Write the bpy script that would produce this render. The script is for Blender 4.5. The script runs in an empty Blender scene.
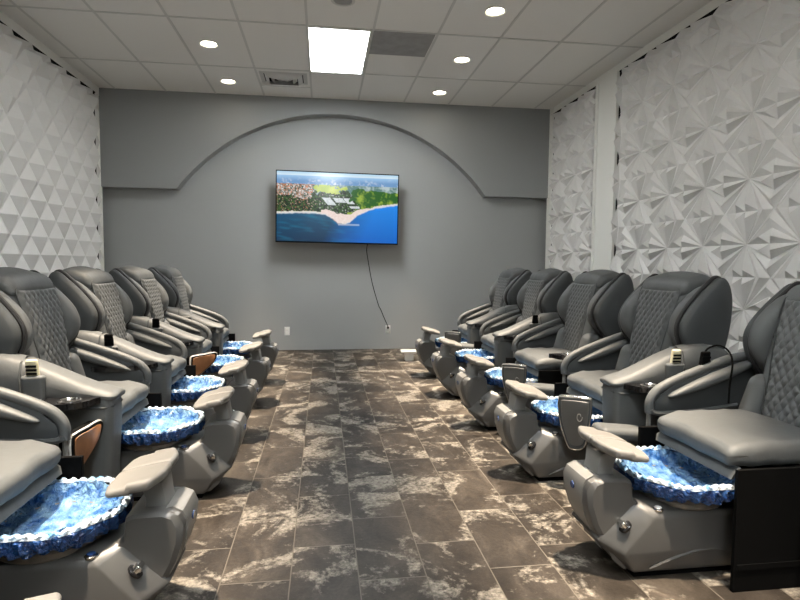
import bpy, bmesh, math, random
from mathutils import Matrix, Vector
random.seed(7)
C = bpy.context.scene.collection
PI = math.pi

# ------------------------------------------------------------------ materials
def mat(name, col, rough=.5, metal=0., spec=.5, **kw):
    m = bpy.data.materials.new(name); m.use_nodes = True
    b = m.node_tree.nodes['Principled BSDF']
    b.inputs['Base Color'].default_value = (*col, 1)
    b.inputs['Roughness'].default_value = rough
    b.inputs['Metallic'].default_value = metal
    b.inputs['Specular IOR Level'].default_value = spec
    for k, v in kw.items():
        b.inputs[k.replace('_', ' ')].default_value = v
    return m

def nd(m, typ, **kw):
    n = m.node_tree.nodes.new(typ)
    for k, v in kw.items(): setattr(n, k, v)
    return n
def lk(m, a, b): m.node_tree.links.new(a, b)

def add_bump(m, scale, strength, dist=.01, detail=3, stretch=None, typ='noise'):
    tc = nd(m, 'ShaderNodeTexCoord'); src = tc.outputs['Object']
    if stretch:
        mp = nd(m, 'ShaderNodeMapping'); mp.inputs['Scale'].default_value = stretch
        lk(m, src, mp.inputs['Vector']); src = mp.outputs['Vector']
    if typ == 'noise':
        t = nd(m, 'ShaderNodeTexNoise'); t.inputs['Scale'].default_value = scale; t.inputs['Detail'].default_value = detail
        out = t.outputs['Fac']
    else:
        t = nd(m, 'ShaderNodeTexVoronoi'); t.inputs['Scale'].default_value = scale
        out = t.outputs['Distance']
    lk(m, src, t.inputs['Vector'])
    bp = nd(m, 'ShaderNodeBump'); bp.inputs['Strength'].default_value = strength; bp.inputs['Distance'].default_value = dist
    lk(m, out, bp.inputs['Height']); lk(m, bp.outputs['Normal'], m.node_tree.nodes['Principled BSDF'].inputs['Normal'])
    return out

def vary(m, c1, c2, scale, detail=4):
    """mottled colour of the material itself"""
    tc = nd(m, 'ShaderNodeTexCoord'); t = nd(m, 'ShaderNodeTexNoise')
    t.inputs['Scale'].default_value = scale; t.inputs['Detail'].default_value = detail
    r = nd(m, 'ShaderNodeValToRGB'); r.color_ramp.elements[0].position = .35; r.color_ramp.elements[1].position = .65
    r.color_ramp.elements[0].color = (*c1, 1); r.color_ramp.elements[1].color = (*c2, 1)
    lk(m, tc.outputs['Object'], t.inputs['Vector']); lk(m, t.outputs['Fac'], r.inputs['Fac'])
    lk(m, r.outputs['Color'], m.node_tree.nodes['Principled BSDF'].inputs['Base Color'])

def emit(name, col, strength):
    m = bpy.data.materials.new(name); m.use_nodes = True
    b = m.node_tree.nodes['Principled BSDF']
    b.inputs['Base Color'].default_value = (.9, .9, .9, 1)
    b.inputs['Emission Color'].default_value = (*col, 1); b.inputs['Emission Strength'].default_value = strength
    return m

M = {}
M['leather'] = mat('grey_leather', (.086, .091, .092), .55, spec=.38); add_bump(M['leather'], 14, .25, .012, 4)
M['shell'] = mat('dark_grey_vinyl', (.046, .051, .053), .6, spec=.35); add_bump(M['shell'], 6, .15, .01, 2)
M['piping'] = mat('black_piping', (.012, .012, .013), .5)
M['black'] = mat('black_plastic', (.0025, .0025, .0025), .8, spec=.08)
M['gloss'] = mat('gloss_black', (.01, .01, .011), .12)
M['plastic'] = mat('grey_plastic', (.088, .088, .085), .38); vary(M['plastic'], (.083, .083, .08), (.094, .093, .09), 3)
M['plasticL'] = mat('light_grey_plastic', (.18, .178, .17), .4); vary(M['plasticL'], (.172, .17, .162), (.188, .186, .178), 4)
M['pad'] = mat('footrest_vinyl', (.155, .15, .14), .5); add_bump(M['pad'], 30, .12, .004)
M['chrome'] = mat('chrome', (.75, .75, .74), .15, 1.)
M['white'] = mat('white_plastic', (.78, .78, .76), .35); add_bump(M['white'], 60, .03, .002)
M['keys'] = mat('cream_keypad', (.72, .66, .45), .4)
M['blue'] = mat('dark_blue_button', (.02, .05, .16), .2)
M['wood'] = mat('brown_wood', (.2, .085, .035), .35)
vary(M['wood'], (.15, .06, .022), (.26, .12, .05), 9)
M['plinth'] = mat('smoky_plinth', (.21, .19, .16), .3); vary(M['plinth'], (.15, .14, .125), (.25, .22, .18), 25)
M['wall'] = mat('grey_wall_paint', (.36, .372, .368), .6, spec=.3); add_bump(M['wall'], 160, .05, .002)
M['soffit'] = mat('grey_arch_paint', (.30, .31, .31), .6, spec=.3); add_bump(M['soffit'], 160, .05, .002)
M['trimw'] = mat('white_trim', (.84, .84, .80), .5); add_bump(M['trimw'], 40, .04, .003)
M['panel'] = mat('white_panel', (.73, .725, .71), .42); add_bump(M['panel'], 12, .05, .006)
M['ceil'] = mat('ceiling_tile', (.80, .785, .755), .85, spec=.2)
add_bump(M['ceil'], 90, .5, .004, 6)
M['grid'] = mat('ceiling_grid', (.60, .59, .565), .6); add_bump(M['grid'], 50, .02, .002)
M['dkt'] = mat('dark_tile', (.12, .12, .12), .7); vary(M['dkt'], (.27, .265, .26), (.32, .315, .31), 8)
M['vent'] = mat('vent_metal', (.52, .51, .49), .45)
M['led'] = emit('led_panel', (.96, .99, 1.), 29.)
M['bulb'] = emit('warm_bulb', (1, .88, .68), 26.)

# disposable liner film
def film(name, c1, c2, rough, trans):
    m = mat(name, c1, rough, spec=.7)
    vary(m, c1, c2, 22, 5)
    tc = nd(m, 'ShaderNodeTexCoord'); v = nd(m, 'ShaderNodeTexVoronoi'); v.feature = 'DISTANCE_TO_EDGE'; v.inputs['Scale'].default_value = 30
    n = nd(m, 'ShaderNodeTexNoise'); n.inputs['Scale'].default_value = 18; n.inputs['Detail'].default_value = 5
    mx = nd(m, 'ShaderNodeMix'); mx.data_type = 'VECTOR'; mx.inputs[0].default_value = .12
    lk(m, tc.outputs['Object'], n.inputs['Vector']); lk(m, tc.outputs['Object'], mx.inputs[4]); lk(m, n.outputs['Color'], mx.inputs[5])
    lk(m, mx.outputs[1], v.inputs['Vector'])
    bp = nd(m, 'ShaderNodeBump'); bp.inputs['Strength'].default_value = .9; bp.inputs['Distance'].default_value = .02
    lk(m, v.outputs['Distance'], bp.inputs['Height']); lk(m, bp.outputs['Normal'], m.node_tree.nodes['Principled BSDF'].inputs['Normal'])
    m.node_tree.nodes['Principled BSDF'].inputs['Transmission Weight'].default_value = trans
    return m
M['film'] = film('pale_blue_film', (.02, .09, .28), (.19, .34, .50), .09, .0)
M['skirt'] = film('blue_film_skirt', (.008, .038, .16), (.02, .085, .27), .2, .0)
M['ruffle'] = film('white_blue_ruffle', (.12, .30, .55), (.80, .88, .92), .15, .0)

# ---- slate-look floor tiles
def floor_mat():
    m = mat('slate_tile', (.1, .08, .07), .5, spec=.3)
    bs = m.node_tree.nodes['Principled BSDF']
    def mth(op, a, b=None, c=None):
        n = nd(m, 'ShaderNodeMath', operation=op)
        for i, x in enumerate((a, b, c)):
            if x is None: continue
            if isinstance(x, (int, float)): n.inputs[i].default_value = x
            else: lk(m, x, n.inputs[i])
        return n.outputs[0]
    tc = nd(m, 'ShaderNodeTexCoord'); sp = nd(m, 'ShaderNodeSeparateXYZ'); lk(m, tc.outputs['Object'], sp.inputs[0])
    W, Ln = .2585, .515
    cx = mth('DIVIDE', mth('ADD', sp.outputs[0], .382), W)
    col = mth('FLOOR', cx); fx = mth('FRACT', cx)
    wn = nd(m, 'ShaderNodeTexWhiteNoise', noise_dimensions='1D'); lk(m, mth('ADD', col, 31.3), wn.inputs['W'])
    off = mth('ADD', mth('MULTIPLY', col, .5), mth('MULTIPLY', wn.outputs['Value'], .30))
    cy = mth('ADD', mth('DIVIDE', mth('SUBTRACT', sp.outputs[1], .03), Ln), off)
    row = mth('FLOOR', cy); fy = mth('FRACT', cy)
    # grout distance
    gx = mth('MULTIPLY', mth('MINIMUM', fx, mth('SUBTRACT', 1, fx)), W)
    gy = mth('MULTIPLY', mth('MINIMUM', fy, mth('SUBTRACT', 1, fy)), Ln)
    gm = nd(m, 'ShaderNodeMapRange'); gm.inputs['From Min'].default_value = .0012; gm.inputs['From Max'].default_value = .0032
    lk(m, mth('MINIMUM', gx, gy), gm.inputs['Value'])          # 0 in grout, 1 on tile
    cb = nd(m, 'ShaderNodeCombineXYZ'); lk(m, col, cb.inputs[0]); lk(m, row, cb.inputs[1])
    w2 = nd(m, 'ShaderNodeTexWhiteNoise', noise_dimensions='3D'); lk(m, cb.outputs[0], w2.inputs['Vector'])
    sc = nd(m, 'ShaderNodeVectorMath', operation='SCALE'); lk(m, w2.outputs['Color'], sc.inputs[0]); sc.inputs['Scale'].default_value = 17.
    ad = nd(m, 'ShaderNodeVectorMath', operation='ADD'); lk(m, tc.outputs['Object'], ad.inputs[0]); lk(m, sc.outputs[0], ad.inputs[1])
    P = ad.outputs[0]
    def noise(scale, detail, rough=.5, dist=0., vec=P, stretch=None):
        if stretch:
            mp = nd(m, 'ShaderNodeMapping'); mp.inputs['Scale'].default_value = stretch; lk(m, vec, mp.inputs['Vector']); vec = mp.outputs['Vector']
        n = nd(m, 'ShaderNodeTexNoise'); n.inputs['Scale'].default_value = scale; n.inputs['Detail'].default_value = detail
        n.inputs['Roughness'].default_value = rough; n.inputs['Distortion'].default_value = dist; lk(m, vec, n.inputs['Vector'])
        return n.outputs['Fac']
    def ramp(fac, *st):
        r = nd(m, 'ShaderNodeValToRGB'); e = r.color_ramp.elements
        while len(e) < len(st): e.new(.5)
        for k, (p, c) in enumerate(st): e[k].position = p; e[k].color = (*c, 1)
        lk(m, fac, r.inputs['Fac']); return r.outputs['Color']
    def mix(f, a, b, mode='MIX'):
        n = nd(m, 'ShaderNodeMix', data_type='RGBA', blend_type=mode)
        for i, x in ((0, f), (6, a), (7, b)):
            if isinstance(x, (int, float)): n.inputs[i].default_value = x
            elif isinstance(x, tuple): n.inputs[i].default_value = (*x, 1)
            else: lk(m, x, n.inputs[i])
        return n.outputs[2]
    base = ramp(noise(7, 7, .65, .6, stretch=(1, .55, 1)), (.3, (.018, .0145, .0115)), (.5, (.038, .031, .025)), (.72, (.078, .066, .054)))
    fine = ramp(noise(70, 5, .7), (.3, (.55, .55, .55)), (.7, (1.25, 1.25, 1.25)))
    base = mix(.6, base, fine, 'MULTIPLY')
    tint = ramp(w2.outputs['Value'], (0, (.75, .74, .73)), (1, (1.2, 1.18, 1.14)))
    base = mix(1., base, tint, 'MULTIPLY')
    bl = mth('ADD', mth('MULTIPLY', noise(2.6, 8, .62, 1.2), .8), mth('MULTIPLY', noise(34, 4, .7), .22))
    mask = ramp(bl, (.522, (0, 0, 0)), (.59, (1, 1, 1)))
    pale = ramp(noise(55, 4, .7), (.3, (.06, .053, .043)), (.66, (.31, .28, .235)))
    colr = mix(mask, base, pale)
    colr = mix(gm.outputs['Result'], (.12, .105, .085), colr)
    lk(m, colr, bs.inputs['Base Color'])
    bp = nd(m, 'ShaderNodeBump'); bp.inputs['Strength'].default_value = .35; bp.inputs['Distance'].default_value = .006
    h = mth('ADD', mth('MULTIPLY', noise(40, 6, .7), .5), mth('MULTIPLY', gm.outputs['Result'], .6))
    lk(m, h, bp.inputs['Height']); lk(m, bp.outputs['Normal'], bs.inputs['Normal'])
    return m
M['floor'] = floor_mat()

# ------------------------------------------------------------------ mesh builder
class MB:
    def __init__(s): s.v = []; s.f = []
    def add(s, vs, fs):
        o = len(s.v); s.v += [tuple(p) for p in vs]; s.f += [tuple(i + o for i in f) for f in fs]; return s
    def box(s, x0, x1, y0, y1, z0, z1):
        v = [(x, y, z) for x in (x0, x1) for y in (y0, y1) for z in (z0, z1)]
        return s.add(v, [(0, 1, 3, 2), (4, 6, 7, 5), (0, 4, 5, 1), (2, 3, 7, 6), (0, 2, 6, 4), (1, 5, 7, 3)])
    def prism(s, poly, y0, y1):
        """poly in (x,z), extruded in y"""
        n = len(poly)
        v = [(p[0], y0, p[1]) for p in poly] + [(p[0], y1, p[1]) for p in poly]
        return s.add(v, [tuple(range(n)), tuple(range(2 * n - 1, n - 1, -1))] + [(i, (i + 1) % n, n + (i + 1) % n, n + i) for i in range(n)])
    def rings(s, rs, cap0=True, cap1=True, closed=True):
        n = len(rs[0]); v = [p for r in rs for p in r]; f = []
        for k in range(len(rs) - 1):
            for i in range(n if closed else n - 1):
                j = (i + 1) % n
                f.append((k * n + i, k * n + j, (k + 1) * n + j, (k + 1) * n + i))
        if cap0: f.append(tuple(range(n)))
        if cap1: f.append(tuple(range((len(rs) - 1) * n + n - 1, (len(rs) - 1) * n - 1, -1)))
        return s.add(v, f)
    def tube(s, pts, r, n=8, closed=False):
        pts = [Vector(p) for p in pts]; rs = []; N = len(pts)
        rad = r if isinstance(r, (list, tuple)) else [r] * N
        up = Vector((0.02, 1, 0.03)).normalized()
        for i, p in enumerate(pts):
            a = pts[(i - 1) % N] if (closed or i) else p; b = pts[(i + 1) % N] if (closed or i < N - 1) else p
            t = (b - a).normalized()
            u = up - t * up.dot(t)
            if u.length < .15: u = Vector((0, 0, 1)) - t * t.z
            u.normalize(); w = t.cross(u)
            rs.append([p + (u * math.cos(2 * PI * k / n) + w * math.sin(2 * PI * k / n)) * rad[i] for k in range(n)])
        if closed:
            rs.append(rs[0]); return s.rings(rs, False, False)
        return s.rings(rs)
    def lathe(s, prof, n=32, cx=0, cy=0, cap0=False, cap1=False, mod=None):
        rs = []
        for k, (r, z) in enumerate(prof):
            ring = []
            for i in range(n):
                a = 2 * PI * i / n; rr, zz = (r, z) if mod is None else mod(k, a, r, z)
                ring.append((cx + rr * math.cos(a), cy + rr * math.sin(a), zz))
            rs.append(ring)
        return s.rings(rs, cap0, cap1)
    def rbox(s, hx, hy, hz, r, fn=None, seg=3, mid=(4, 4, 4)):
        r = min(r, hx * .999, hy * .999, hz * .999)
        def ticks(h, m):
            inner = h - r
            t = [-h + r * (1 - math.cos(PI / 2 * k / seg) ) if False else -inner - r * math.tan(PI / 4 * (1 - k / seg)) for k in range(seg)]
            md = [-inner + 2 * inner * k / m for k in range(m + 1)]
            return t + md + [-x for x in reversed(t)]
        T = [ticks(h, m) for h, m in zip((hx, hy, hz), mid)]; H = (hx, hy, hz)
        idx = {}; vs = []; fs = []
        def vid(i, j, k):
            key = (i, j, k)
            if key not in idx:
                q = (T[0][i], T[1][j], T[2][k]); inn = [max(-(H[a] - r), min(H[a] - r, q[a])) for a in range(3)]
                d = Vector([q[a] - inn[a] for a in range(3)])
                if d.length > 1e-9: d = d.normalized() * r
                p = (inn[0] + d.x, inn[1] + d.y, inn[2] + d.z)
                idx[key] = len(vs); vs.append(fn(*p) if fn else p)
            return idx[key]
        n = [len(t) - 1 for t in T]
        for i in range(n[0]):
            for j in range(n[1]):
                for k in (0, n[2]): fs.append((vid(i, j, k), vid(i + 1, j, k), vid(i + 1, j + 1, k), vid(i, j + 1, k)))
        for i in range(n[0]):
            for k in range(n[2]):
                for j in (0, n[1]): fs.append((vid(i, j, k), vid(i + 1, j, k), vid(i + 1, j, k + 1), vid(i, j, k + 1)))
        for j in range(n[1]):
            for k in range(n[2]):
                for i in (0, n[0]): fs.append((vid(i, j, k), vid(i, j + 1, k), vid(i, j + 1, k + 1), vid(i, j, k + 1)))
        return s.add(vs, fs)
    def mesh(s, name, m, sg=1, ox=0., smooth=True, bevel=0., angle=40):
        me = bpy.data.meshes.new(name)
        bm = bmesh.new()
        vs = [bm.verts.new((sg * (p[0] - ox), p[1], p[2])) for p in s.v]
        for f in s.f:
            try: bm.faces.new([vs[i] for i in f])
            except ValueError: pass
        bmesh.ops.recalc_face_normals(bm, faces=bm.faces)
        if bevel:
            ed = [e for e in bm.edges if len(e.link_faces) == 2 and e.calc_face_angle(0) > .35]
            bmesh.ops.bevel(bm, geom=ed, offset=bevel, segments=2, affect='EDGES', profile=.5, clamp_overlap=True)
        for f in bm.faces: f.smooth = smooth
        if smooth:
            a = math.radians(angle)
            for e in bm.edges:
                if len(e.link_faces) == 2 and e.calc_face_angle(0) > a: e.smooth = False
        bm.to_mesh(me); bm.free()
        me.materials.append(m)
        return me

def link(name, me, parent=None, loc=(0, 0, 0)):
    o = bpy.data.objects.new(name, me); C.objects.link(o); o.location = loc
    if parent is not None: o.parent = parent
    return o
def tag(o, label=None, cat=None, group=None, kind=None):
    for k, v in (('label', label), ('category', cat), ('group', group), ('kind', kind)):
        if v: o[k] = v
    return o
def empty(name, loc, label, cat, group=None):
    o = bpy.data.objects.new(name, None); C.objects.link(o); o.location = loc; o.empty_display_size = .1
    return tag(o, label, cat, group)
def struct(name, mb, m, parent=None, **kw):
    o = link(name, mb.mesh(name, m, **kw), parent)
    if parent is None: o['kind'] = 'structure'
    return o

def smooth_path(pts, n=6, closed=False):
    """Catmull-Rom through 2D/3D points"""
    P = [Vector((*p, 0) if len(p) == 2 else p) for p in pts]; out = []; N = len(P)
    for i in range(N if closed else N - 1):
        g = (lambda k: P[k % N]) if closed else (lambda k: P[max(0, min(N - 1, k))])
        p0, p1, p2, p3 = g(i - 1), g(i), g(i + 1), g(i + 2)
        for k in range(n):
            t = k / n
            out.append(.5 * ((2 * p1) + (p2 - p0) * t + (2 * p0 - 5 * p1 + 4 * p2 - p3) * t * t + (3 * p1 - p0 - 3 * p2 + p3) * t ** 3))
    if not closed: out.append(P[-1])
    return out

# ------------------------------------------------------------------ room
XL, XR, YB, YF, ZC = -2.85, 3.25, 7.73, -2.6, 3.363
struct('floor', MB().add([(XL, YF, 0), (XR, YF, 0), (XR, YB, 0), (XL, YB, 0)], [(0, 1, 2, 3)]), M['floor'], smooth=False)
struct('ceiling', MB().add([(XL, YF, ZC), (XL, YB, ZC), (XR, YB, ZC), (XR, YF, ZC)], [(0, 1, 2, 3)]), M['ceil'], smooth=False)
struct('wall_back', MB().box(XL - .1, XR + .1, YB, YB + .1, 0, ZC), M['wall'], smooth=False)
struct('wall_front', MB().box(XL - .1, XR + .1, YF - .1, YF, 0, ZC), M['wall'], smooth=False)
wl = struct('wall_left', MB().box(XL - .1, XL, YF, YB, 0, ZC), M['black'], smooth=False)
wr = struct('wall_right', MB().box(XR, XR + .1, YF, YB, 0, ZC), M['black'], smooth=False)

# ceiling grid
g = MB(); T0 = -2.58
for i in range(10):
    x = T0 + .61 * i; g.box(x - .011, x + .011, YF, YB - .08, ZC - .005, ZC + .001)
y = 6.52
while y > YF:
    g.box(XL, XR, y - .011, y + .011, ZC - .0052, ZC + .001); y -= 1.22
g.box(T0 + .61 * 3, T0 + .61 * 4, 7.12, 7.14, ZC - .005, ZC)
struct('trim_1', g, M['grid'], smooth=False)

# arched bulkhead on the back wall
cx, hw, zf, zt = .19, 2.05, 2.14, 3.17
R = (hw * hw + (zt - zf) ** 2) / (2 * (zt - zf)); zc = zt - R
a0 = math.asin(hw / R); arc = [(cx + R * math.sin(-a0 + 2 * a0 * k / 48), zc + R * math.cos(-a0 + 2 * a0 * k / 48)) for k in range(49)]
low = [(XL, zf)] + arc + [(XR, zf)]
mb = MB(); n = len(low); v = []
for yy in (7.565, YB):
    v += [(p[0], yy, p[1]) for p in low] + [(p[0], yy, ZC) for p in low]
f = []
for i in range(n - 1):
    f += [(i, i + 1, n + i + 1, n + i), (2 * n + i, 3 * n + i, 3 * n + i + 1, 2 * n + i + 1), (i, 2 * n + i, 2 * n + i + 1, i + 1)]
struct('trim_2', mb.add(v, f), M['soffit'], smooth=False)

# white faceted star panels
def star_panels(y0, y1, z0, z1, P, ya, za, depth, x, sg, kite=False):
    mb = MB()
    def cell(cy, cz):
        for oc in range(8):
            a = oc * PI / 2 if oc < 4 else (oc - 4) * PI / 2
            flip = -1 if oc >= 4 else 1
            def pt(u, w, h):
                u *= flip
                ca, sa = round(math.cos(a)), round(math.sin(a))
                yy = cy + P * (u * ca - w * sa); zz = cz + P * (u * sa + w * ca)
                return (x + sg * h * depth, min(max(yy, y0), y1), min(max(zz, z0), z1))
            if kite:
                mb.add([pt(0, 0, 0), pt(0, .5, 1), pt(.5, .5, 0)], [(0, 1, 2)]); continue
            c = pt(0, 0, 0); mid = pt(0, .5, .30); cor = pt(.5, .5, .05); q = pt(.23, .5, .10); r = pt(.37, .5, .55); pk = pt(.10, .385, 1.)
            mb.add([c, mid, pk], [(0, 1, 2)]); mb.add([mid, q, pk], [(0, 1, 2)]); mb.add([c, pk, q], [(0, 1, 2)]); mb.add([c, q, r], [(0, 1, 2)]); mb.add([c, r, cor], [(0, 1, 2)])
    cy = ya
    while cy - P / 2 > y0: cy -= P
    while cy - P / 2 < y1:
        cz = za
        while cz - P / 2 > z0: cz -= P
        while cz - P / 2 < z1:
            cell(cy, cz); cz += P
        cy += P
    # drop faces squashed flat by the clamp
    keep = []
    for fc in mb.f:
        ps = [Vector(mb.v[i]) for i in fc]
        nrm = (ps[1] - ps[0]).cross(ps[2] - ps[0])
        if abs(nrm.x) > 1e-7: keep.append(fc)
    mb.f = keep
    return mb
struct('facet_panelling', star_panels(YF, 5.73, .0, 3.262, .4925, 3.832, 1.854, .070, 3.18, -1), M['panel'], wr, smooth=False)
struct('facet_panelling', star_panels(6.22, 7.455, .0, 3.262, .4925, 3.832, 1.854, .070, 3.18, -1), M['panel'], wr, smooth=False)
struct('facet_panelling', star_panels(YF, 7.425, .0, 3.248, .352, 5.484, 1.785, .068, -2.79, 1, True), M['panel'], wl, smooth=False)
struct('trim_8', MB().box(3.16, 3.18, 5.726, 5.74, 0, 3.275).box(3.145, 3.18, YF, 5.718, 3.262, 3.275).box(3.145, 3.18, 6.2, 7.46, 3.262, 3.275).box(3.165, 3.18, 7.45, 7.46, 0, 3.275), M['black'], smooth=False)
struct('trim_9', MB().box(-2.79, -2.772, 7.42, 7.43, 0, 3.265).box(-2.79, -2.755, YF, 7.405, 3.252, 3.265), M['black'], smooth=False)
# white trims: crown strips, pilaster, corner strips
struct('trim_3', MB().box(3.155, XR, YF, YB - .13, 3.275, ZC), M['trimw'], smooth=False)
struct('trim_4', MB().box(XL, -2.77, YF, YB - .13, 3.265, ZC), M['trimw'], smooth=False)
struct('trim_5', MB().box(3.145, XR, 5.735, 6.21, 0, 3.275).box(3.13, 3.15, 5.735, 5.78, 0, 3.275).box(3.13, 3.15, 6.16, 6.21, 0, 3.275), M['trimw'], smooth=False)
struct('trim_6', MB().box(3.145, XR, 7.46, 7.60, 0, ZC), M['trimw'], smooth=False)
struct('trim_7', MB().box(XL, -2.775, 7.43, 7.60, 0, ZC), M['trimw'], smooth=False)

# ------------------------------------------------------------------ ceiling fixtures
G_LED = 'flat light panels in the ceiling'
def led_panel(cx, cy, label):
    t = empty('ceiling_light', (cx, cy, ZC), label, 'light panel')
    link('frame', MB().box(-.295, .295, -.6, -.585, -.012, 0).box(-.295, .295, .585, .6, -.012, 0).box(-.295, -.28, -.585, .585, -.012, 0).box(.28, .295, -.585, .585, -.012, 0).mesh('led_frame', M['trimw'], smooth=False), t)
    link('diffuser', MB().box(-.28, .28, -.585, .585, -.008, -.001).mesh('led_diffuser', M['led'], smooth=False), t)
led_panel(.155, 5.91, 'bright white rectangular light panel set in the ceiling beside the dark grey tile')
led_panel(.155, 1.03, 'white rectangular light panel in the ceiling above the near end of the aisle')
led_panel(.155, -1.41, 'white rectangular light panel in the ceiling behind the viewpoint')

ring_me = MB().lathe([(.095, 0), (.1, -.006), (.088, -.010), (.074, -.004), (.07, 0)], 32).mesh('downlight_ring', M['trimw'])
bulb_me = MB().lathe([(.072, -.001), (.06, -.004), (.001, -.006)], 28, cap0=True, cap1=True).mesh('downlight_lens', M['bulb'])
def downlight(x, y, label):
    t = empty('recessed_downlight', (x, y, ZC), label, 'downlight', 'round downlights in the ceiling')
    link('trim_ring', ring_me, t); link('lens', bulb_me, t)
    l = bpy.data.lights.new('downlight_beam', 'SPOT'); l.energy = 1400 if y < 6.5 else 600; l.color = (1, .83, .64); l.spot_size = math.radians(33); l.spot_blend = .9; l.shadow_soft_size = .05
    lo = bpy.data.objects.new('downlight_beam', l); C.objects.link(lo); lo.location = (0, 0, -.02); lo.parent = t
    lo.rotation_euler = (0, .085 if x > 0 else -.085, 0)      # swivelled towards the aisle
dl = {(-1.12, 7.04): 'lit round downlight in the ceiling on the left, nearest the back wall', (-1.12, 5.89): 'lit round downlight on the left of the ceiling, second from the back wall',
      (1.465, 7.06): 'lit round downlight in the ceiling on the right, nearest the back wall', (1.465, 5.91): 'lit round downlight on the right of the ceiling, second from the back wall',
      (1.465, 4.76): 'lit round downlight on the right of the ceiling, third from the back wall'}
for (x, y), s in dl.items(): downlight(x, y, s)
for side, x in (('left', -1.12), ('right', 1.465)):
    for k, (y, w) in enumerate(((4.76, 'third'), (3.61, 'fourth'), (2.46, 'fifth'), (1.31, 'sixth'), (.16, 'seventh'))):
        if side == 'right' and k == 0: continue
        downlight(x, y, f'lit round downlight on the {side} of the ceiling, {w} from the back wall')

t = empty('ceiling_disc', (.168, 4.76, ZC), 'unlit round grey disc on the ceiling, cut by the top edge of the photo', 'ceiling fixture')
link('rim', MB().lathe([(.095, 0), (.1, -.008), (.08, -.012), (.075, -.006)], 28).mesh('disc_rim', M['grid']), t)
link('face', MB().lathe([(.078, -.004), (.05, -.012), (.001, -.014)], 28, cap0=True, cap1=True).mesh('disc_face', M['dkt']), t)

t = empty('air_vent', (-.448, 6.81, ZC), 'white square ceiling air vent with nested louvre frames, left of the light panel', 'air vent')
mb = MB()
def sqframe(mb, ro, ri, zo, zi, ky=.72):
    v = []
    for r, z in ((ro, zo), (ri, zi)):
        v += [(-r, -r * ky, z), (r, -r * ky, z), (r, r * ky, z), (-r, r * ky, z)]
    v += [(p[0], p[1], p[2] + .004) for p in v]
    mb.add(v, [(i, (i + 1) % 4, 4 + (i + 1) % 4, 4 + i) for i in range(4)] + [(8 + i, 12 + i, 12 + (i + 1) % 4, 8 + (i + 1) % 4) for i in range(4)])
sqframe(mb, .27, .225, -.004, -.012); link('frame', mb.mesh('vent_frame', M['vent'], smooth=False), t)
for ro, ri in ((.215, .165), (.15, .105), (.09, .03)):
    mb = MB(); sqframe(mb, ro, ri, -.003, -.045); link('louvre', mb.mesh('vent_louvre', M['vent'], smooth=False), t)
link('duct', MB().box(-.225, .225, -.162, .162, -.002, 0).mesh('vent_duct', M['black'], smooth=False), t)

t = tag(link('ceiling_tile', MB().box(-.292, .292, -.285, .285, -.009, 0).mesh('dark_ceiling_tile', M['dkt'], smooth=False), None, (.765, 5.595, ZC)),
        'dark grey square tile in the ceiling, right of the lit light panel', 'ceiling tile')

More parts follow.
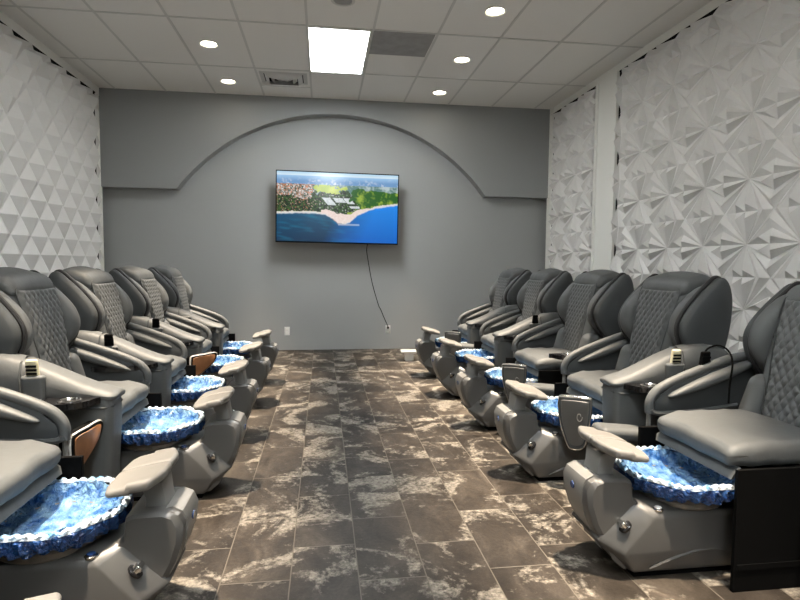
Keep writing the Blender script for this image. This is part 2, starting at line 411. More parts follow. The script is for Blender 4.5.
# ------------------------------------------------------------------ television
def tv():
    t = empty('television', (.2, 7.47, 1.9), 'wall-mounted flat television showing an aerial view of a green coast', 'television')
    W, H = 1.615, .935; th = -.018
    rot = Matrix.Rotation(.012, 4, 'Y')
    t.matrix_world = Matrix.Translation((.2, 7.47, 1.925)) @ rot
    b = .012
    link('body', MB().box(-W / 2, W / 2, .0, .045, -H / 2, H / 2).mesh('tv_body', M['gloss'], smooth=False, bevel=.004), t)
    link('bezel', MB().box(-W / 2, W / 2, -.006, 0, H / 2 - b, H / 2).box(-W / 2, W / 2, -.006, 0, -H / 2, -H / 2 + b * 1.5).box(-W / 2, -W / 2 + b, -.006, 0, -H / 2, H / 2).box(W / 2 - b, W / 2, -.006, 0, -H / 2, H / 2).mesh('tv_bezel', M['black'], smooth=False), t)
    link('wall_bracket', MB().box(-.3, .3, .045, .255, -.2, .2).mesh('tv_bracket', M['black'], smooth=False), t)
    # picture
    from mathutils import noise as nz
    nx, ny = 220, 124
    def ns(x, y, s, k=0): return nz.noise(Vector((x * s, y * s * .6, k * 7.3)))
    def lerp(a, b, t): t = max(0, min(1, t)); return tuple(p + (q - p) * t for p, q in zip(a, b))
    def coast(u):
        pts = [(0, .60), (.15, .585), (.3, .58), (.40, .60), (.46, .66), (.50, .72), (.56, .725), (.60, .70), (.66, .60), (.74, .53), (.82, .48), (.92, .45), (1, .43)]
        for (a, va), (b_, vb) in zip(pts, pts[1:]):
            if u <= b_: return va + (vb - va) * (u - a) / (b_ - a)
        return .43
    def color(u, v):
        c = coast(u) + .008 * ns(u, v, 40)
        if v > c:                              # sea
            d = v - c
            left = lerp((.0, .075, .17), (.0, .03, .085), (v - .6) / .4)
            left = lerp(left, (.0, .20, .34), max(0, ns(u * .5 + v, v * 3 - u, 14, 2)) * .7)
            right = lerp((.01, .24, .82), (.0, .13, .58), (v - .5) / .5)
            s = lerp(left, right, (u - .42 + (v - .8) * .25) / .33)
            if d < .018: s = lerp((.85, .92, .95), s, d / .018) if u < .45 or u > .55 else lerp((.5, .4, .35), s, d / .018)
            if .5 < u < .68 and .73 < v < .755: s = lerp(s, (.7, .8, .85), .5)
            return s
        d = c - v
        if .36 < u < .76:                      # beach
            w = .13 * (1 - abs(u - .53) / .24) + .015
            if d < w and d > 0: return lerp((.86, .68, .62), (.93, .80, .74), ns(u, v, 60) + .5)
        elif d < .02: return (.80, .74, .66)
        if v < .05: return lerp((.45, .72, .92), (.75, .88, .96), v / .05)
        if v < .17:
            k = ns(u, v, 70, 1) + ns(u, v, 20, 4)
            return lerp(lerp((.35, .60, .88), (.16, .33, .60), (v - .05) / .08), (.75, .80, .88), max(0, k) * .9 * (v - .05) / .12)
        k = ns(u, v, 55, 3); k2 = ns(u, v, 16, 5); k3 = ns(u, v, 90, 6)
        j1 = .10 * ns(u, v, 9, 8) + .05 * ns(u, v, 26, 9); j2 = .06 * ns(u, v, 12, 10) + .03 * ns(u, v, 34, 11); u0, v0 = u, v; u, v = u + j1, v + j2
        if v < .36 and u < .30: # town
            s = lerp((.05, .10, .07), (.55, .40, .34), k * 2 + .35)
            if k3 > .28: s = (.80, .78, .76)
            elif k3 < -.3: s = (.70, .25, .12)
            return s
        if (abs(u - .42) / .10) ** 2 + ((v - .23) / .06) ** 2 < 1 + k: return lerp((.35, .50, .05), (.62, .70, .12), k2 + .5)
        if u > .62 and v > .24 + .04 * k2: return lerp((.02, .12, .015), (.34, .48, .05), k2 * 1.5 + k * .9 + .2 + (v0 - .35) * 3)
        if v < .28: return lerp((.10, .22, .20), (.50, .60, .62), k2 + k * .8 + .3)
        for bu, bv, bw, bh in ((.425, .41, .035, .05), (.51, .39, .04, .03), (.59, .40, .03, .04), (.66, .49, .06, .015)):
            if abs(u0 - bu - (v0 - bv) * .5) < bw and abs(v0 - bv) < bh: return lerp((.55, .60, .62), (.80, .84, .86), k3 + .5)
        s = lerp((.003, .014, .006), (.04, .11, .02), k * 1.6 + .4)
        if k3 > .38: s = (.48, .36, .28) if u < .38 else (.45, .46, .42)
        if k3 < -.42 and u < .3: s = (.40, .16, .10)
        return s
    w2, h2 = W / 2 - b, H / 2 - b
    vs = [(-w2 + 2 * w2 * i / nx, -.003, h2 - (2 * h2 - b * .5) * j / ny) for j in range(ny + 1) for i in range(nx + 1)]
    fs = [(j * (nx + 1) + i, (j + 1) * (nx + 1) + i, (j + 1) * (nx + 1) + i + 1, j * (nx + 1) + i + 1) for j in range(ny) for i in range(nx)]
    me = bpy.data.meshes.new('tv_screen'); me.from_pydata(vs, [], fs)
    ca = me.color_attributes.new('Picture', 'FLOAT_COLOR', 'POINT')
    for j in range(ny + 1):
        for i in range(nx + 1):
            ca.data[j * (nx + 1) + i].color = (*color(i / nx, j / ny), 1)
    m = bpy.data.materials.new('tv_picture'); m.use_nodes = True
    bs = m.node_tree.nodes['Principled BSDF']; bs.inputs['Base Color'].default_value = (.01, .01, .01, 1); bs.inputs['Roughness'].default_value = .15
    at = nd(m, 'ShaderNodeVertexColor'); at.layer_name = 'Picture'
    lk(m, at.outputs['Color'], bs.inputs['Emission Color']); bs.inputs['Emission Strength'].default_value = .72
    me.materials.append(m)
    link('screen', me, t)
tv()
def outlet(x, z, label, plug=False):
    t = empty('wall_outlet', (x, YB, z), label, 'outlet')
    link('cover_plate', MB().box(-.035, .035, -.006, 0, -.058, .058).mesh('outlet_plate', M['white'], bevel=.003), t)
    for dz in (.024, -.024):
        link('socket', MB().rbox(.017, .004, .017, .003).mesh('outlet_socket', M['trimw']), t, (0, -.008, dz))
outlet(-.486, .262, 'white double wall outlet low on the back wall, left, with nothing plugged in')
outlet(.905, .275, 'white double wall outlet low on the back wall, with the television cord plugged in')
pts = [(.60, 7.55, 1.46), (.60, 7.69, 1.38), (.62, 7.715, 1.25), (.68, 7.718, .93), (.77, 7.718, .62), (.80, 7.718, .56), (.85, 7.718, .44), (.895, 7.712, .34), (.905, 7.702, .305)]
o = link('power_cord', MB().tube(smooth_path(pts, 6), .0055, 6).rbox(.014, .012, .016, .005, lambda a, b, c: (a + .905, b + 7.705, c + .30)).mesh('power_cord', M['black']))
tag(o, 'thin black cord hanging from the television down to the right outlet', 'cord')

t = empty('floor_stand', (1.06, 6.78, 0), 'small white stand with a wide flat top on the floor by the back wall', 'stand')
link('post', MB().rbox(.052, .05, .05, .006, lambda a, b, c: (a, b, c + .05)).mesh('stand_post', M['white']), t)
link('top', MB().rbox(.105, .08, .012, .008, lambda a, b, c: (a, b, c + .112)).mesh('stand_top', M['white']), t)

# ------------------------------------------------------------------ pedicure chair
OX = .80
CACHE = {}
def part(name, key, sg, m, fn, parent, smooth=True, bevel=0., ox=OX, angle=40):
    k = (key, sg)
    if k not in CACHE:
        CACHE[k] = fn().mesh(key, M[m], sg=sg, ox=ox, smooth=smooth, bevel=bevel, angle=angle)
    return link(name, CACHE[k], parent)

def ss(a, b, x): t = max(0, min(1, (x - a) / (b - a))); return t * t * (3 - 2 * t)
def back_front(t):      # front line of the backrest (s, z)
    return .79 + .115 * t - .02 * math.sin(PI * t) , .50 + .61 * t

def b_base():
    return MB().box(.70, 1.10, -.278, .285, 0, .452).box(.44, .72, -.278, -.263, 0, .458).box(.39, .72, .265, .285, 0, .458)
def b_basetrim():
    return MB().box(.45, 1.09, -.282, -.278, .085, .105)
def b_seat():
    def fn(a, b, c):
        s = .655 + a; z = .493 + c
        z += .012 * (1 - (b / .25) ** 2) * (1 if c > 0 else 0) - .035 * ss(.10, .22, a) * 0
        z -= .018 * ss(-.10, -.21, a) if c > 0 else -.004
        s += .006 * math.sin(b * 30) * (1 if a < -.2 else 0)
        z += .003 * math.sin(a * 55 + 2 * math.sin(b * 9)) * ss(.14, .24, abs(b))
        return (s, b * (1 - .03 * ss(.1, .21, -a)), z)
    return MB().rbox(.220, .248, .049, .036, fn, 4, (10, 10, 2))
def b_seatpipe():
    return MB().tube(smooth_path([(.60, -.247, .513), (.50, -.243, .508), (.462, -.22, .503), (.457, 0, .508), (.462, .22, .503), (.50, .243, .508), (.60, .247, .513)], 5), .0035, 6)
def b_apron():
    mb = MB(); rs = []
    for s, z, h in ((.475, .452, .235), (.455, .435, .243), (.446, .408, .235)):
        rs.append([(s, -h, z), (s, h, z), (s + .012, h, z), (s + .012, -h, z)])
    return mb.rings(rs)
def b_back():
    def fn(a, b, c):
        t = (c + .33) / .66
        s0, z0 = back_front(t)
        w = 1 + .08 * math.sin(PI * t) - .04 * ss(.75, 1, t)
        return (s0 + .085 + a + .02 * (b / .2) ** 2 * (1 if a < 0 else 0), b * w, z0 - a * .18)
    return MB().rbox(.085, .205, .33, .05, fn, 3, (2, 8, 14))
def QW(t): return .132 + .052 * ss(.25, .95, t)
def b_quilt():
    mb = MB(); nu, nv = 72, 100; v = []
    for j in range(nv + 1):
        t = .03 + .90 * j / nv
        s0, z0 = back_front(t); w = QW(t)
        for i in range(nu + 1):
            u = -1 + 2 * i / nu; y = u * w
            a, bb = y / .043, t * .61 / .060
            d = .011 * math.sqrt(abs(math.sin(PI * (a + bb)) * math.sin(PI * (a - bb))) + 1e-6)
            e = min(1, (1 - abs(u)) * 9, j / 3, (nv - j) / 3)
            v.append((s0 - (.004 + d) * e + .010 * (1 - e), y, z0))
    return mb.add(v, [(j * (nu + 1) + i, j * (nu + 1) + i + 1, (j + 1) * (nu + 1) + i + 1, (j + 1) * (nu + 1) + i) for j in range(nv) for i in range(nu)])
def b_quiltpipe():
    P = []
    for t in (.05, .3, .6, .88): s, z = back_front(t); P.append((s + .006, -QW(t) - .006, z))
    s, z = back_front(.945); P += [(s + .002, -.15, z), (s, 0, z + .008), (s + .002, .15, z)]
    for t in (.88, .6, .3, .05): s, z = back_front(t); P.append((s + .006, QW(t) + .006, z))
    return MB().tube(smooth_path(P, 5), .004, 6)
def b_cap():
    def fn(a, b, c):
        k = b / .21
        return (1.0 + a * (1 - .10 * k * k) + c * .25, b, 1.113 + c + .26 * a - 1.3 * max(0, a - .02) ** 1.3 - .020 * k * k)
    return MB().rbox(.115, .21, .048, .04, fn, 4, (8, 10, 2))
EAR = [(.965, .635), (.90, .70), (.842, .785), (.822, .862), (.846, .935), (.915, 1.025), (.985, 1.095), (1.035, 1.135), (1.075, 1.115), (1.10, 1.03), (1.098, .91), (1.07, .76), (1.03, .655)]
EARPAD = [(.95, .66), (.87, .735), (.818, .80), (.802, .865), (.822, .94), (.875, 1.01), (.95, 1.075), (1.015, 1.085), (1.06, .99), (1.05, .82), (1.01, .70)]
def ear_rings(y0, prof, sy, grow=1.0, shift=(0, 0), line=None):
    P = smooth_path(line or EAR, 5, True); cs, cz = .975, .89; rs = []
    for dy, sc in prof:
        sc *= grow
        rs.append([(cs + (p.x - cs) * sc + shift[0], sy * (y0 + dy), cz + (p.y - cz) * sc + shift[1]) for p in P])
    return rs
def b_earshell(sy):
    return lambda: MB().rings(ear_rings(.285, [(0, .95), (.004, .99), (.012, 1.0), (.034, 1.0), (.048, .965), (.056, .87), (.062, .6), (.065, .3), (.066, .03)], sy))
def b_earpipe(sy):
    def f():
        P = smooth_path(EAR, 5, True)
        P = [(p.x - .004, sy * .276, p.y) for p in P]
        i0, i1 = 2, 42
        return MB().tube(P[i0:i1], .012, 8)
    return f
def b_earpad(sy):
    return lambda: MB().rings(ear_rings(.190, [(0, .05), (.004, .45), (.010, .75), (.022, .93), (.038, 1.0), (.065, 1.02), (.08, 1.01), (.087, .97)], sy, .98, (0, 0), EARPAD))
def b_earseam(sy):
    P = [(.93, .985), (.862, .885), (.90, .775), (.955, .73), (1.0, .80), (1.0, .96)]
    def f():
        cs, cz = .963, .888
        pts = [(x, sy * .188, z) for x, z in P]
        return MB().tube(pts, .005, 6, True).tube([(.87, sy * .189, .835), (.955, sy * .188, .825), (1.0, sy * .188, .835)], .005, 6)
    return f
def b_bolster(sy):
    def f():
        def fn(a, b, c): return (.855 + a + c * .28, sy * (.200 + b) , .605 + c)
        return MB().rbox(.085, .050, .105, .045, fn, 3, (4, 3, 4))
    return f
# looped far arm
LOOP = [(.487, .50), (.487, .555), (.515, .60), (.565, .632), (.66, .672), (.78, .715), (.90, .752), (1.0, .765), (1.06, .745)]
YA = .355
def b_looptube():
    P = smooth_path(LOOP, 5)
    return MB().tube([(p.x, YA, p.y) for p in P], [.022] * len(P), 10)
def b_loopfill():
    P = [(.50, .505), (.505, .56), (.57, .62), (.66, .66), (.78, .70), (.90, .735), (1.05, .735), (1.08, .56), (.96, .505), (.75, .495)]
    return MB().prism(P, YA - .018, YA + .03)
def b_looppad():
    def fn(a, b, c):
        s = .80 + a; z0 = .56 + (s - .55) * .36
        k = 1 - .75 * (abs(a) / .24) ** 2
        return (s, YA - .022 + b * (.4 + .6 * k), z0 + c * k * .8 + .016)
    return MB().rbox(.235, .036, .036, .03, fn, 3, (10, 2, 2))
def b_loopbar():
    P = smooth_path([(.487, .52), (.50, .505), (.56, .50), (.75, .508), (.93, .53)], 5)
    return MB().tube([(p.x, YA - .012, p.y) for p in P], .014, 8)
def b_post():
    return MB().tube([(.487, YA + .005, .51), (.484, YA + .005, .27), (.490, YA + .005, .255)], .011, 8)
# pad arm on the near side
def b_pillar():
    rs = []
    for z, s0, y0, y1 in ((.06, .435, -.395, -.265), (.2, .425, -.40, -.26), (.45, .412, -.405, -.255), (.56, .41, -.408, -.252), (.60, .418, -.405, -.255)):
        rs.append([(s0, y0 + .02, z), (s0 + .02, y0, z), (1.02, y0, z), (1.02, y1, z), (s0 + .02, y1, z), (s0, y1 - .02, z)])
    return MB().rings(rs)
def b_pillarseam():
    return MB().tube([(.72, -.412, .548), (.44, -.412, .552), (.412, -.385, .554), (.412, -.27, .554), (.44, -.25, .552)], .005, 6)
def b_armpad():
    def fn(a, b, c):
        s = .728 + a; t = (a + .335) / .67
        top = .622 + .17 * ss(0, .78, t) ** .85 - .03 * ss(.8, 1, t)
        lo = .575
        k = (c + .05) / .1
        z = lo + (top - lo) * k
        return (s, -.33 + b * (1 + .10 * ss(.2, .8, t)), z - .25 * (b / .08) ** 2 * .06 * (1 if c > 0 else 0))
    return MB().rbox(.335, .080, .05, .038, fn, 4, (12, 4, 2))
def b_armseam():
    return MB().tube([(.77, -.425, .60), (.775, -.422, .70), (.78, -.39, .757), (.785, -.33, .772), (.785, -.27, .76)], .0045, 6)
def b_holster():
    def fn(a, b, c): return (.715 + a * (1 + c * 1.5), -.425 + b - c * .12, .650 + c)
    return MB().rbox(.045, .02, .058, .016, fn, 3, (2, 2, 3))
def b_tray():
    P = [(.47, -.44), (.50, -.50), (.58, -.535), (.74, -.54), (.80, -.50), (.81, -.41), (.48, -.40)]
    mb = MB(); pts = smooth_path(P, 4, True)
    return mb.rings([[(p.x, p.y, z) for p in pts] for z in (.575, .582, .597, .602)])
def b_cup(cs):
    return lambda: MB().lathe([(.044, .601), (.046, .607), (.040, .609), (.036, .603), (.033, .585)], 24, cs, -.472)
def b_tray_arm():
    return MB().box(.62, .70, -.45, -.37, .545, .576).box(.64, .69, -.40, -.28, .30, .56)

def b_sidepad():
    def fn(a, b, c): return (.40 + a, -.493 + b, .375 + c - .1 * a)
    return MB().rbox(.13, .070, .035, .028, fn, 3, (4, 4, 2))
def folding_panel(sg, root, hinge, ang, key, style):
    """hinge (s,y,z top); ang: direction in the s-y plane"""
    ca, sa = math.cos(ang), math.sin(ang); lsc = .85 if style == 'grey' else 1
    prof = [(0, .02), (.02, 0), (.17, 0), (.19, .02), (.185, .12), (.165, .235), (.14, .27), (.085, .275), (.055, .25), (.01, .13)]
    if style == 'wood': prof = [(0, .02), (.02, 0), (.13, 0), (.23, 0), (.25, .02), (.22, .07), (.15, .11), (.05, .155), (.01, .15), (0, .10)]
    prof = [(p.x, p.y) for p in smooth_path(prof, 3, True)]
    fl = -1 if style == 'wood' else 1
    def place(l, d, n):
        l *= lsc; n *= fl
        return (hinge[0] + l * ca - n * sa, hinge[1] + l * sa + n * ca, hinge[2] - d)
    cl, cd = (.10, .125) if style == 'grey' else (.10, .07)
    def ring(sc, n): return [place(cl + (p[0] - cl) * sc, cd + (p[1] - cd) * sc, n) for p in prof]
    def slab(): return MB().rings([ring(.97, -.022), ring(1, -.017), ring(1, .026), ring(.97, .032)])
    def rim(): return MB().tube([place(p[0], p[1], -.012) for p in prof], .006, 6, True)
    def face(): return MB().rings([ring(.86, -.0235), ring(.84, -.026)]) if True else None
    p = part('swing_panel', 'swing_panel_' + key, sg, 'shell' if style == 'grey' else 'black', slab, root)
    f = part('face', 'swing_face_' + key, sg, 'plastic' if style == 'grey' else 'wood', face, p, ox=0)
    f2 = part('rim', 'swing_rim_' + key, sg, 'chrome' if style == 'grey' else 'vent', rim, p, ox=0)
    for q in (f, f2): q.location = (-sg * OX, 0, 0)
    if style == 'grey':
        def logo():   # small raised swirl mark
            pts = [place(.125 + .018 * math.cos(a) * (1 - a / 12), .10 + .026 * math.sin(a) * (1 - a / 12), -.028) for a in [k * .35 for k in range(18)]]
            return MB().tube(pts, .0028, 5)
        q = part('emblem', 'swing_logo_' + key, sg, 'plasticL', logo, p, ox=0); q.location = (-sg * OX, 0, 0)

def chair(row, k, yc, label, padarm=True, tray=True, panel=None, holster=True, lean=(0, 0)):
    sg = 1 if row == 'R' else -1
    x0 = 1.05 + OX if row == 'R' else -.515 - OX
    r = empty('pedicure_chair', (x0, yc, 0), label, 'pedicure chair', 'grey pedicure chairs in two facing rows')
    P = lambda name, key, m, fn, parent=r, **kw: part(name, key, sg, m, fn, parent, **kw)
    P('base', 'chair_base', 'black', b_base, smooth=False)
    P('base_trim', 'chair_base_trim', 'black', b_basetrim, smooth=False)
    st = P('seat', 'chair_seat', 'leather', b_seat)
    P('apron', 'seat_apron', 'leather', b_apron)
    bk = P('backrest', 'chair_back', 'leather', b_back)
    for nm, key, m, fn in (('quilted_panel', 'quilt', 'leather', b_quilt), ('seam', 'quilt_seam', 'shell', b_quiltpipe)):
        P(nm, key, m, fn, bk, ox=0).location = (-sg * OX, 0, 0)
    P('headrest', 'headrest', 'leather', b_cap)
    for sy in (-1, 1):
        w = P('side_wing', f'wing_pad{sy}', 'leather', b_earpad(sy))
        P('outer_shell', f'wing_shell{sy}', 'shell', b_earshell(sy), w, ox=0, angle=60).location = (-sg * OX, 0, 0)
        P('piping', f'wing_piping{sy}', 'piping', b_earpipe(sy), w, ox=0).location = (-sg * OX, 0, 0)
        P('seam', f'wing_seam{sy}', 'piping', b_earseam(sy), w, ox=0).location = (-sg * OX, 0, 0)
        P('bolster', f'bolster{sy}', 'leather', b_bolster(sy))
    if lean[0]:
        for o in r.children:
            if o.name.split('.')[0] in ('backrest', 'headrest', 'side_wing', 'bolster'):
                a = math.radians(lean[0]); c, q = math.cos(a), math.sin(a); z0 = .55
                o.rotation_euler = (0, sg * a, 0)      # tips the back towards the wall about (0, z0)
                o.location = (sg * (lean[1] - q * z0), 0, z0 - c * z0)
    la = P('loop_armrest', 'loop_fill', 'shell', b_loopfill, bevel=.008)
    for nm, key, m, fn in (('tube', 'loop_tube', 'leather', b_looptube), ('cushion', 'loop_pad', 'leather', b_looppad), ('lower_rail', 'loop_bar', 'leather', b_loopbar), ('post', 'loop_post', 'plasticL', b_post)):
        P(nm, key, m, fn, la, ox=0).location = (-sg * OX, 0, 0)
    if padarm:
        pa = P('pad_armrest', 'arm_pillar', 'leather', b_pillar, bevel=.01)
        for nm, key, m, fn in (('arm_pad', 'arm_pad', 'leather', b_armpad), ('seam', 'pillar_seam', 'shell', b_pillarseam), ('seam', 'arm_seam', 'shell', b_armseam)):
            P(nm, key, m, fn, pa, ox=0).location = (-sg * OX, 0, 0)
        if holster: P('remote_holster', 'holster', 'leather', b_holster)
    if tray:
        tr = P('cup_tray', 'cup_tray', 'gloss', b_tray)
        for cs in (.555, .70):
            P('cup_ring', f'cup_ring{cs}', 'chrome', b_cup(cs), tr, ox=0).location = (-sg * OX, 0, 0)
        if not padarm: P('tray_bracket', 'tray_bracket', 'black', b_tray_arm, smooth=False)
    if panel:
        hinge, ang, style = panel
        if style == 'grey': P('side_cushion', 'side_cushion', 'leather', b_sidepad)
        folding_panel(sg, r, hinge, ang, f'{row}{style}{hinge[0]}', style)
    return r

RY = {'R1': 5.79, 'R2': 4.88, 'R3': 3.94, 'R4': 3.0, 'R5': 2.06}
LY = {'L1': 5.655, 'L2': 4.76, 'L3': 3.84, 'L4': 2.98, 'L5': 1.94, 'L6': 1.04}
pr_ = ((.198, -.222, .505), math.radians(-31), 'grey')
pl_ = ((.485, .37, .505), math.radians(95), 'wood')
CH = {
 'R5': ('grey pedicure chair nearest the camera in the right row, its black underside showing', dict(padarm=False, tray=False, lean=(4., .09))),
 'R4': ('grey pedicure chair second from the camera in the right row, cream remote on its arm', dict(panel=pr_)),
 'R3': ('grey pedicure chair in the middle of the right row, without a padded near arm', dict(padarm=False, panel=pr_)),
 'R2': ('grey pedicure chair second from the back wall in the right row', dict()),
 'R1': ('grey pedicure chair of the right row standing closest to the back wall', dict(panel=pr_)),
 'L5': ('grey pedicure chair at the left edge nearest the camera, mostly outside the frame', dict(panel=pl_)),
 'L4': ('grey pedicure chair second from the camera in the left row, remote on its arm', dict()),
 'L3': ('grey pedicure chair in the middle of the left row', dict(panel=((.455, .37, .505), math.radians(126), 'wood'))),
 'L2': ('grey pedicure chair second from the back wall in the left row', dict()),
 'L1': ('grey pedicure chair of the left row standing closest to the back wall', dict()),
}
for k, (label, kw) in CH.items():
    chair(k[0], k, (RY if k[0] == 'R' else LY)[k], label, **kw)

# ------------------------------------------------------------------ remotes
def remote(row, yc, label, keys=True, cable=False, loc=(.715, -.432, .722)):
    sg = 1 if row == 'R' else -1; X = lambda s: (1.05 + s) if sg > 0 else (-.515 - s)
    t = empty('remote_control', (X(loc[0]), yc + loc[1], loc[2]), label, 'remote')
    link('body', MB().rbox(.026, .010, .055, .009, lambda a, b, c: (a * (1 - c * 2), b - c * .12, c)).mesh('remote_body', M['keys' if keys else 'black']), t)
    for z in (-.022, -.006, .010, .026):
        link('button_row', MB().box(-.021, .021, -.0135 - z * .12, -.009 - z * .12, z - .005, z + .005).mesh('remote_buttons', M['black'], smooth=False), t)
    if cable:
        P = smooth_path([(0, .0, .05), (.02, .0, .07), (.06, -.01, .083), (.088, -.04, .065), (.080, -.085, .015), (.059, -.10, -.09), (.054, -.103, -.174)], 6)
        link('cable', MB().tube([(p.x, p.y, p.z) for p in P], .0045, 6).mesh('remote_cable', M['black']), t)
remote('R', RY['R4'], 'cream remote with black key rows in the pouch of the second right chair')
remote('R', RY['R5'], 'black remote with a looping black cable on the arm of the nearest right chair', False, True, (.765, .36, .735))
remote('L', LY['L4'], 'cream and black remote in the pouch of the second left chair from the camera')
remote('L', LY['L2'], 'dark remote standing in the pouch of the left chair second from the back wall', False)
remote('L', LY['L3'], 'black remote in the pouch of the middle chair in the left row', False)
remote('R', RY['R2'], 'dark remote standing in the pouch of the right chair second from the back wall', False)

# ------------------------------------------------------------------ foot spas
SX = .20
def p_head():
    sil = [(.10, .03), (.055, .07), (.005, .14), (-.035, .215), (-.056, .28), (-.060, .34), (-.045, .372), (-.015, .385), (.04, .385), (.10, .382), (.122, .372), (.128, .31), (.17, .27), (.26, .20), (.26, .03)]
    n = len(sil); rs = []
    for y, sh in ((-.118, .022), (-.106, .004), (-.09, 0.), (.09, 0.), (.106, .004), (.118, .022)):
        rs.append([(p[0] + (sh if p[0] < .03 else -sh * .2), y, max(0, p[1] - (sh * .5 if p[1] > .3 else 0))) for p in sil])
    return MB().rings(rs)
def p_frontstrip():
    sil = [(.036, .094), (.0, .148), (-.039, .224), (-.058, .285), (-.062, .34), (-.047, .374), (-.015, .389)]
    rs = []
    for (s, z), w in zip(sil, (.03, .05, .064, .074, .08, .082, .08)):
        rs.append([(s - .003, -w, z + .002), (s - .003, w, z + .002), (s + .02, w, z - .004), (s + .02, -w, z - .004)])
    return MB().rings(rs)
def p_body():
    def ring(z, s0, w, s1=.565, si=None, zi=None, c=.05):
        si = s0 - .02 if si is None else si; zi = z if zi is None else zi
        return [(si, -w + c, zi), (s0, -w, z), (s1 - .03, -w, z), (s1, -w + .03, z), (s1, w - .03, z), (s1 - .03, w, z), (s0, w, z), (si, w - c, zi)]
    return MB().rings([ring(.025, .125, .140), ring(.04, .115, .148), ring(.105, .075, .164, .575, -.015, .150), ring(.122, .08, .166, .575, .0, .165), ring(.246, .19, .166, .57, .125, .285), ring(.266, .215, .157, .56, .15, .29)])
def p_foot(): return MB().box(.135, .55, -.125, .125, 0, .03)
def p_swoosh(sy):
    def f():
        P = smooth_path([(.18, .045), (.28, .085), (.38, .112), (.47, .108), (.55, .075)], 6)
        return MB().tube([(p.x, sy * .155, p.y) for p in P], [.002 + .012 * math.sin(PI * i / (len(P) - 1)) for i in range(len(P))], 6)
    return f
def p_neck():
    rs = []
    for z, s0, s1, w in ((.355, .0, .078, .060), (.41, .012, .075, .055), (.465, .02, .095, .062)):
        rs.append([(s0, -w, z), (s1, -w, z), (s1, w, z), (s0, w, z)])
    return MB().rings(rs)
def p_pad(sy):
    def f():
        def fn(a, b, c):
            s = .086 + a; y = sy * (.084 + b)
            k = abs(y) / .18
            s += .028 * k * (-1 if a < 0 else 0) * 0
            z = .490 - a * .16 - .008 * k * k + c * (1 - .3 * ss(.0, .08, a))
            return (s + (.03 * ss(.4, 1, k) if a < 0 else -.012 * ss(.6, 1, k)), y, z)
        return MB().rbox(.086, .0815, .018, .015, fn, 3, (5, 4, 2))
    return f
def p_plinth():
    return MB().lathe([(.166, .268), (.172, .276), (.168, .320), (.164, .324), (.15, .305), (.14, .27)], 40, .385, 0)
def p_bowl():
    return MB().lathe([(.10, .275), (.17, .29), (.206, .322), (.218, .360), (.228, .364), (.228, .370), (.216, .370), (.203, .335), (.15, .295), (.001, .288)], 40, .385, 0, True, True)
def p_dial_base(): return MB().lathe([(.026, 0), (.026, .008), (.021, .012)], 24, cap0=True, cap1=True)
def p_dial(): return MB().rbox(.009, .021, .016, .006, lambda a, b, c: (a, b, c + .018)).lathe([(.017, .008), (.015, .022)], 20, cap0=True, cap1=True)

LN = 120
def l_inner():
    def mod(k, a, r, z):
        w = .009 * abs(math.sin(a * 14 + k * .2)) + .005 * math.sin(a * 37 - k * .5)
        return (max(.0005, r - w * min(1, r / .1) * (1 if k else .4)), z + .005 * math.sin(a * 17 + k * 2.3) * min(1, r / .12))
    return MB().lathe([(.212, .3785), (.207, .366), (.200, .352), (.188, .338), (.168, .325), (.13, .314), (.09, .308), (.04, .306), (.001, .306)], LN, .385, 0, False, True, mod)
def l_skirt():
    def mod(k, a, r, z):
        return (r + (.003 + .002 * k) * math.sin(a * 31 + k * .7), z + .004 * math.sin(a * 9) * (k > 3))
    return MB().lathe([(.230, .379), (.238, .368), (.237, .353), (.231, .335), (.220, .318), (.216, .316)], LN, .385, 0, False, False, mod)
def l_ruffle():
    def mod(k, a, r, z):
        f = math.sin(a * 44)
        return (r + .0035 * f * (1 if k in (1, 2, 3) else 0), z + .0045 * math.sin(a * 44 + 1.2) * (k in (1, 2, 3)) + .004 * math.sin(a * 7))
    return MB().lathe([(.215, .375), (.218, .383), (.228, .388), (.237, .382), (.238, .372)], 176, .385, 0, False, False, mod)

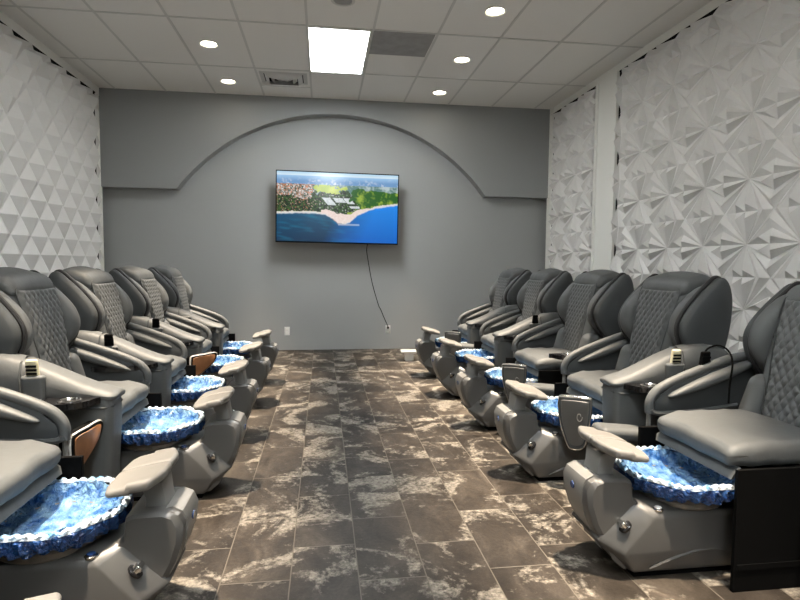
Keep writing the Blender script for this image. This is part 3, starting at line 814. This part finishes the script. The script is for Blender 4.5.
def foot_spa(row, yc, label, llabel, dx=0):
    sg = 1 if row == 'R' else -1; x0 = 1.05 + SX if sg > 0 else -.51 - SX + dx
    r = empty('foot_spa', (x0, yc, 0), label, 'foot spa', 'grey foot spas in front of the chairs')
    P = lambda name, key, m, fn, parent=r, **kw: part(name, key, sg, m, fn, parent, ox=SX, **kw)
    b = P('pedestal', 'spa_body', 'plastic', p_body, bevel=.006)
    P('foot', 'spa_foot', 'black', p_foot, smooth=False)
    hd = P('column', 'spa_head', 'plastic', p_head, angle=30)
    q = part('front_strip', 'spa_strip', sg, 'plasticL', p_frontstrip, hd, ox=0); q.location = (-sg * SX, 0, 0)
    nb = link('badge', MB().lathe([(.015, 0), (.014, .004)], 20, cap0=True, cap1=True).mesh('badge', M['blue']), r)
    nb.rotation_euler = (0, -sg * 1.62, 0); nb.location = (sg * (-.064 - SX), 0, .325)
    P('bowl_plinth', 'spa_plinth', 'plinth', p_plinth)
    P('bowl', 'spa_bowl', 'plastic', p_bowl)
    P('footrest_neck', 'spa_neck', 'plasticL', p_neck, bevel=.006)
    for sy in (-1, 1):
        P('footrest_pad', f'spa_pad{sy}', 'pad', p_pad(sy))
        P('ridge', f'spa_swoosh{sy}', 'plastic', p_swoosh(sy))
    # knob on the sloped shoulder, push button on the deck, both on the near side
    k = empty_part('knob', r, (sg * (.088 - SX), -.136, .205), (0, -sg * .75, 0), 'chrome')
    bt = link('push_button', MB().lathe([(.021, 0), (.021, .006), (.015, .010)], 24, cap0=True, cap1=True).mesh('push_button_ring', M['chrome']), r, (sg * (.165 - SX), -.128, .281))
    bt.location = (sg * (.215 - SX), -.140, .267)
    link('cap', MB().lathe([(.0145, .0095), (.012, .0125)], 20, cap0=True, cap1=True).mesh('push_button_cap', M['white' if sg > 0 else 'blue']), bt)
    # liner, a thing of its own lying in the bowl
    l = empty('basin_liner', (x0, yc, .30), llabel, 'basin liner', 'blue plastic liners in the foot basins')
    for nm, key, m, fn in (('inner_film', 'liner_inner', 'film', l_inner), ('skirt', 'liner_skirt', 'skirt', l_skirt), ('ruffled_edge', 'liner_ruffle', 'ruffle', l_ruffle)):
        part(nm, key, sg, m, fn, l, ox=SX).location = (0, 0, -.30)
def empty_part(name, parent, loc, rot, m):
    if 'knob' not in CACHE:
        CACHE['knob'] = p_dial().mesh('knob', M['chrome']); CACHE['knobb'] = p_dial_base().mesh('knob_base', M['gloss'])
    o = link(name, CACHE['knobb'], parent, loc); o.rotation_euler = rot
    link('grip', CACHE['knob'], o)
    return o
ordn = {'1': 'closest to the back wall', '2': 'second from the back wall', '3': 'in the middle', '4': 'second from the camera', '5': 'nearest the camera'}
SY = {'R1': 5.81, 'R2': 4.90, 'R3': 3.955, 'R4': 3.0, 'R5': 2.05, 'L5': 1.955, 'L4': 2.995, 'L3': 3.86, 'L2': 4.78, 'L1': 5.64}
for k, y in {**RY, **LY, **SY}.items():
    side = 'right' if k[0] == 'R' else 'left'
    if k == 'L6':
        foot_spa('L', y, 'grey foot spa showing only its pale footrest tip at the bottom left edge', 'blue basin liner below the bottom left edge of the photo'); continue
    w = ordn[k[1]]
    w2 = w if k[1] != '3' else 'in the middle of its row'
    foot_spa(k[0], y, f'grey pedestal foot spa of the {side} row, {w}, with padded footrest', f'blue ruffled plastic liner in the {side} row foot basin {w2}', .035 if k == 'L4' else 0)

# ------------------------------------------------------------------ camera
f_px, yaw, pit, rol, H = 556.214, .138153541, .0652078907, -.00786076, 1.197
def cam2world(X, U, d):
    c, s = math.cos(rol), math.sin(rol); xc, u = c * X + s * U, -s * X + c * U
    c, s = math.cos(pit), math.sin(pit); yc, zc_ = c * d + s * u, -s * d + c * u
    c, s = math.cos(yaw), math.sin(yaw); return Vector((c * xc + s * yc, -s * xc + c * yc, zc_))
r_, u_, b_ = cam2world(1, 0, 0), cam2world(0, 1, 0), -cam2world(0, 0, 1)
cd = bpy.data.cameras.new('camera'); cam = bpy.data.objects.new('camera', cd); C.objects.link(cam)
cd.sensor_width = 36; cd.lens = f_px / 800 * 36; cd.clip_start = .05
cam.matrix_world = Matrix(((r_.x, u_.x, b_.x, 0), (r_.y, u_.y, b_.y, 0), (r_.z, u_.z, b_.z, H), (0, 0, 0, 1)))
sc = bpy.context.scene; sc.camera = cam

w = bpy.data.worlds.new('world'); sc.world = w; w.use_nodes = True
w.node_tree.nodes['Background'].inputs[0].default_value = (.0, .0, .0, 1)
sc.view_settings.view_transform = 'Standard'; sc.view_settings.look = 'None'; sc.view_settings.gamma = 1
sc.view_settings.use_curve_mapping = False; sc.view_settings.exposure = 0.35
sc.cycles.max_bounces = 8; sc.cycles.diffuse_bounces = 5
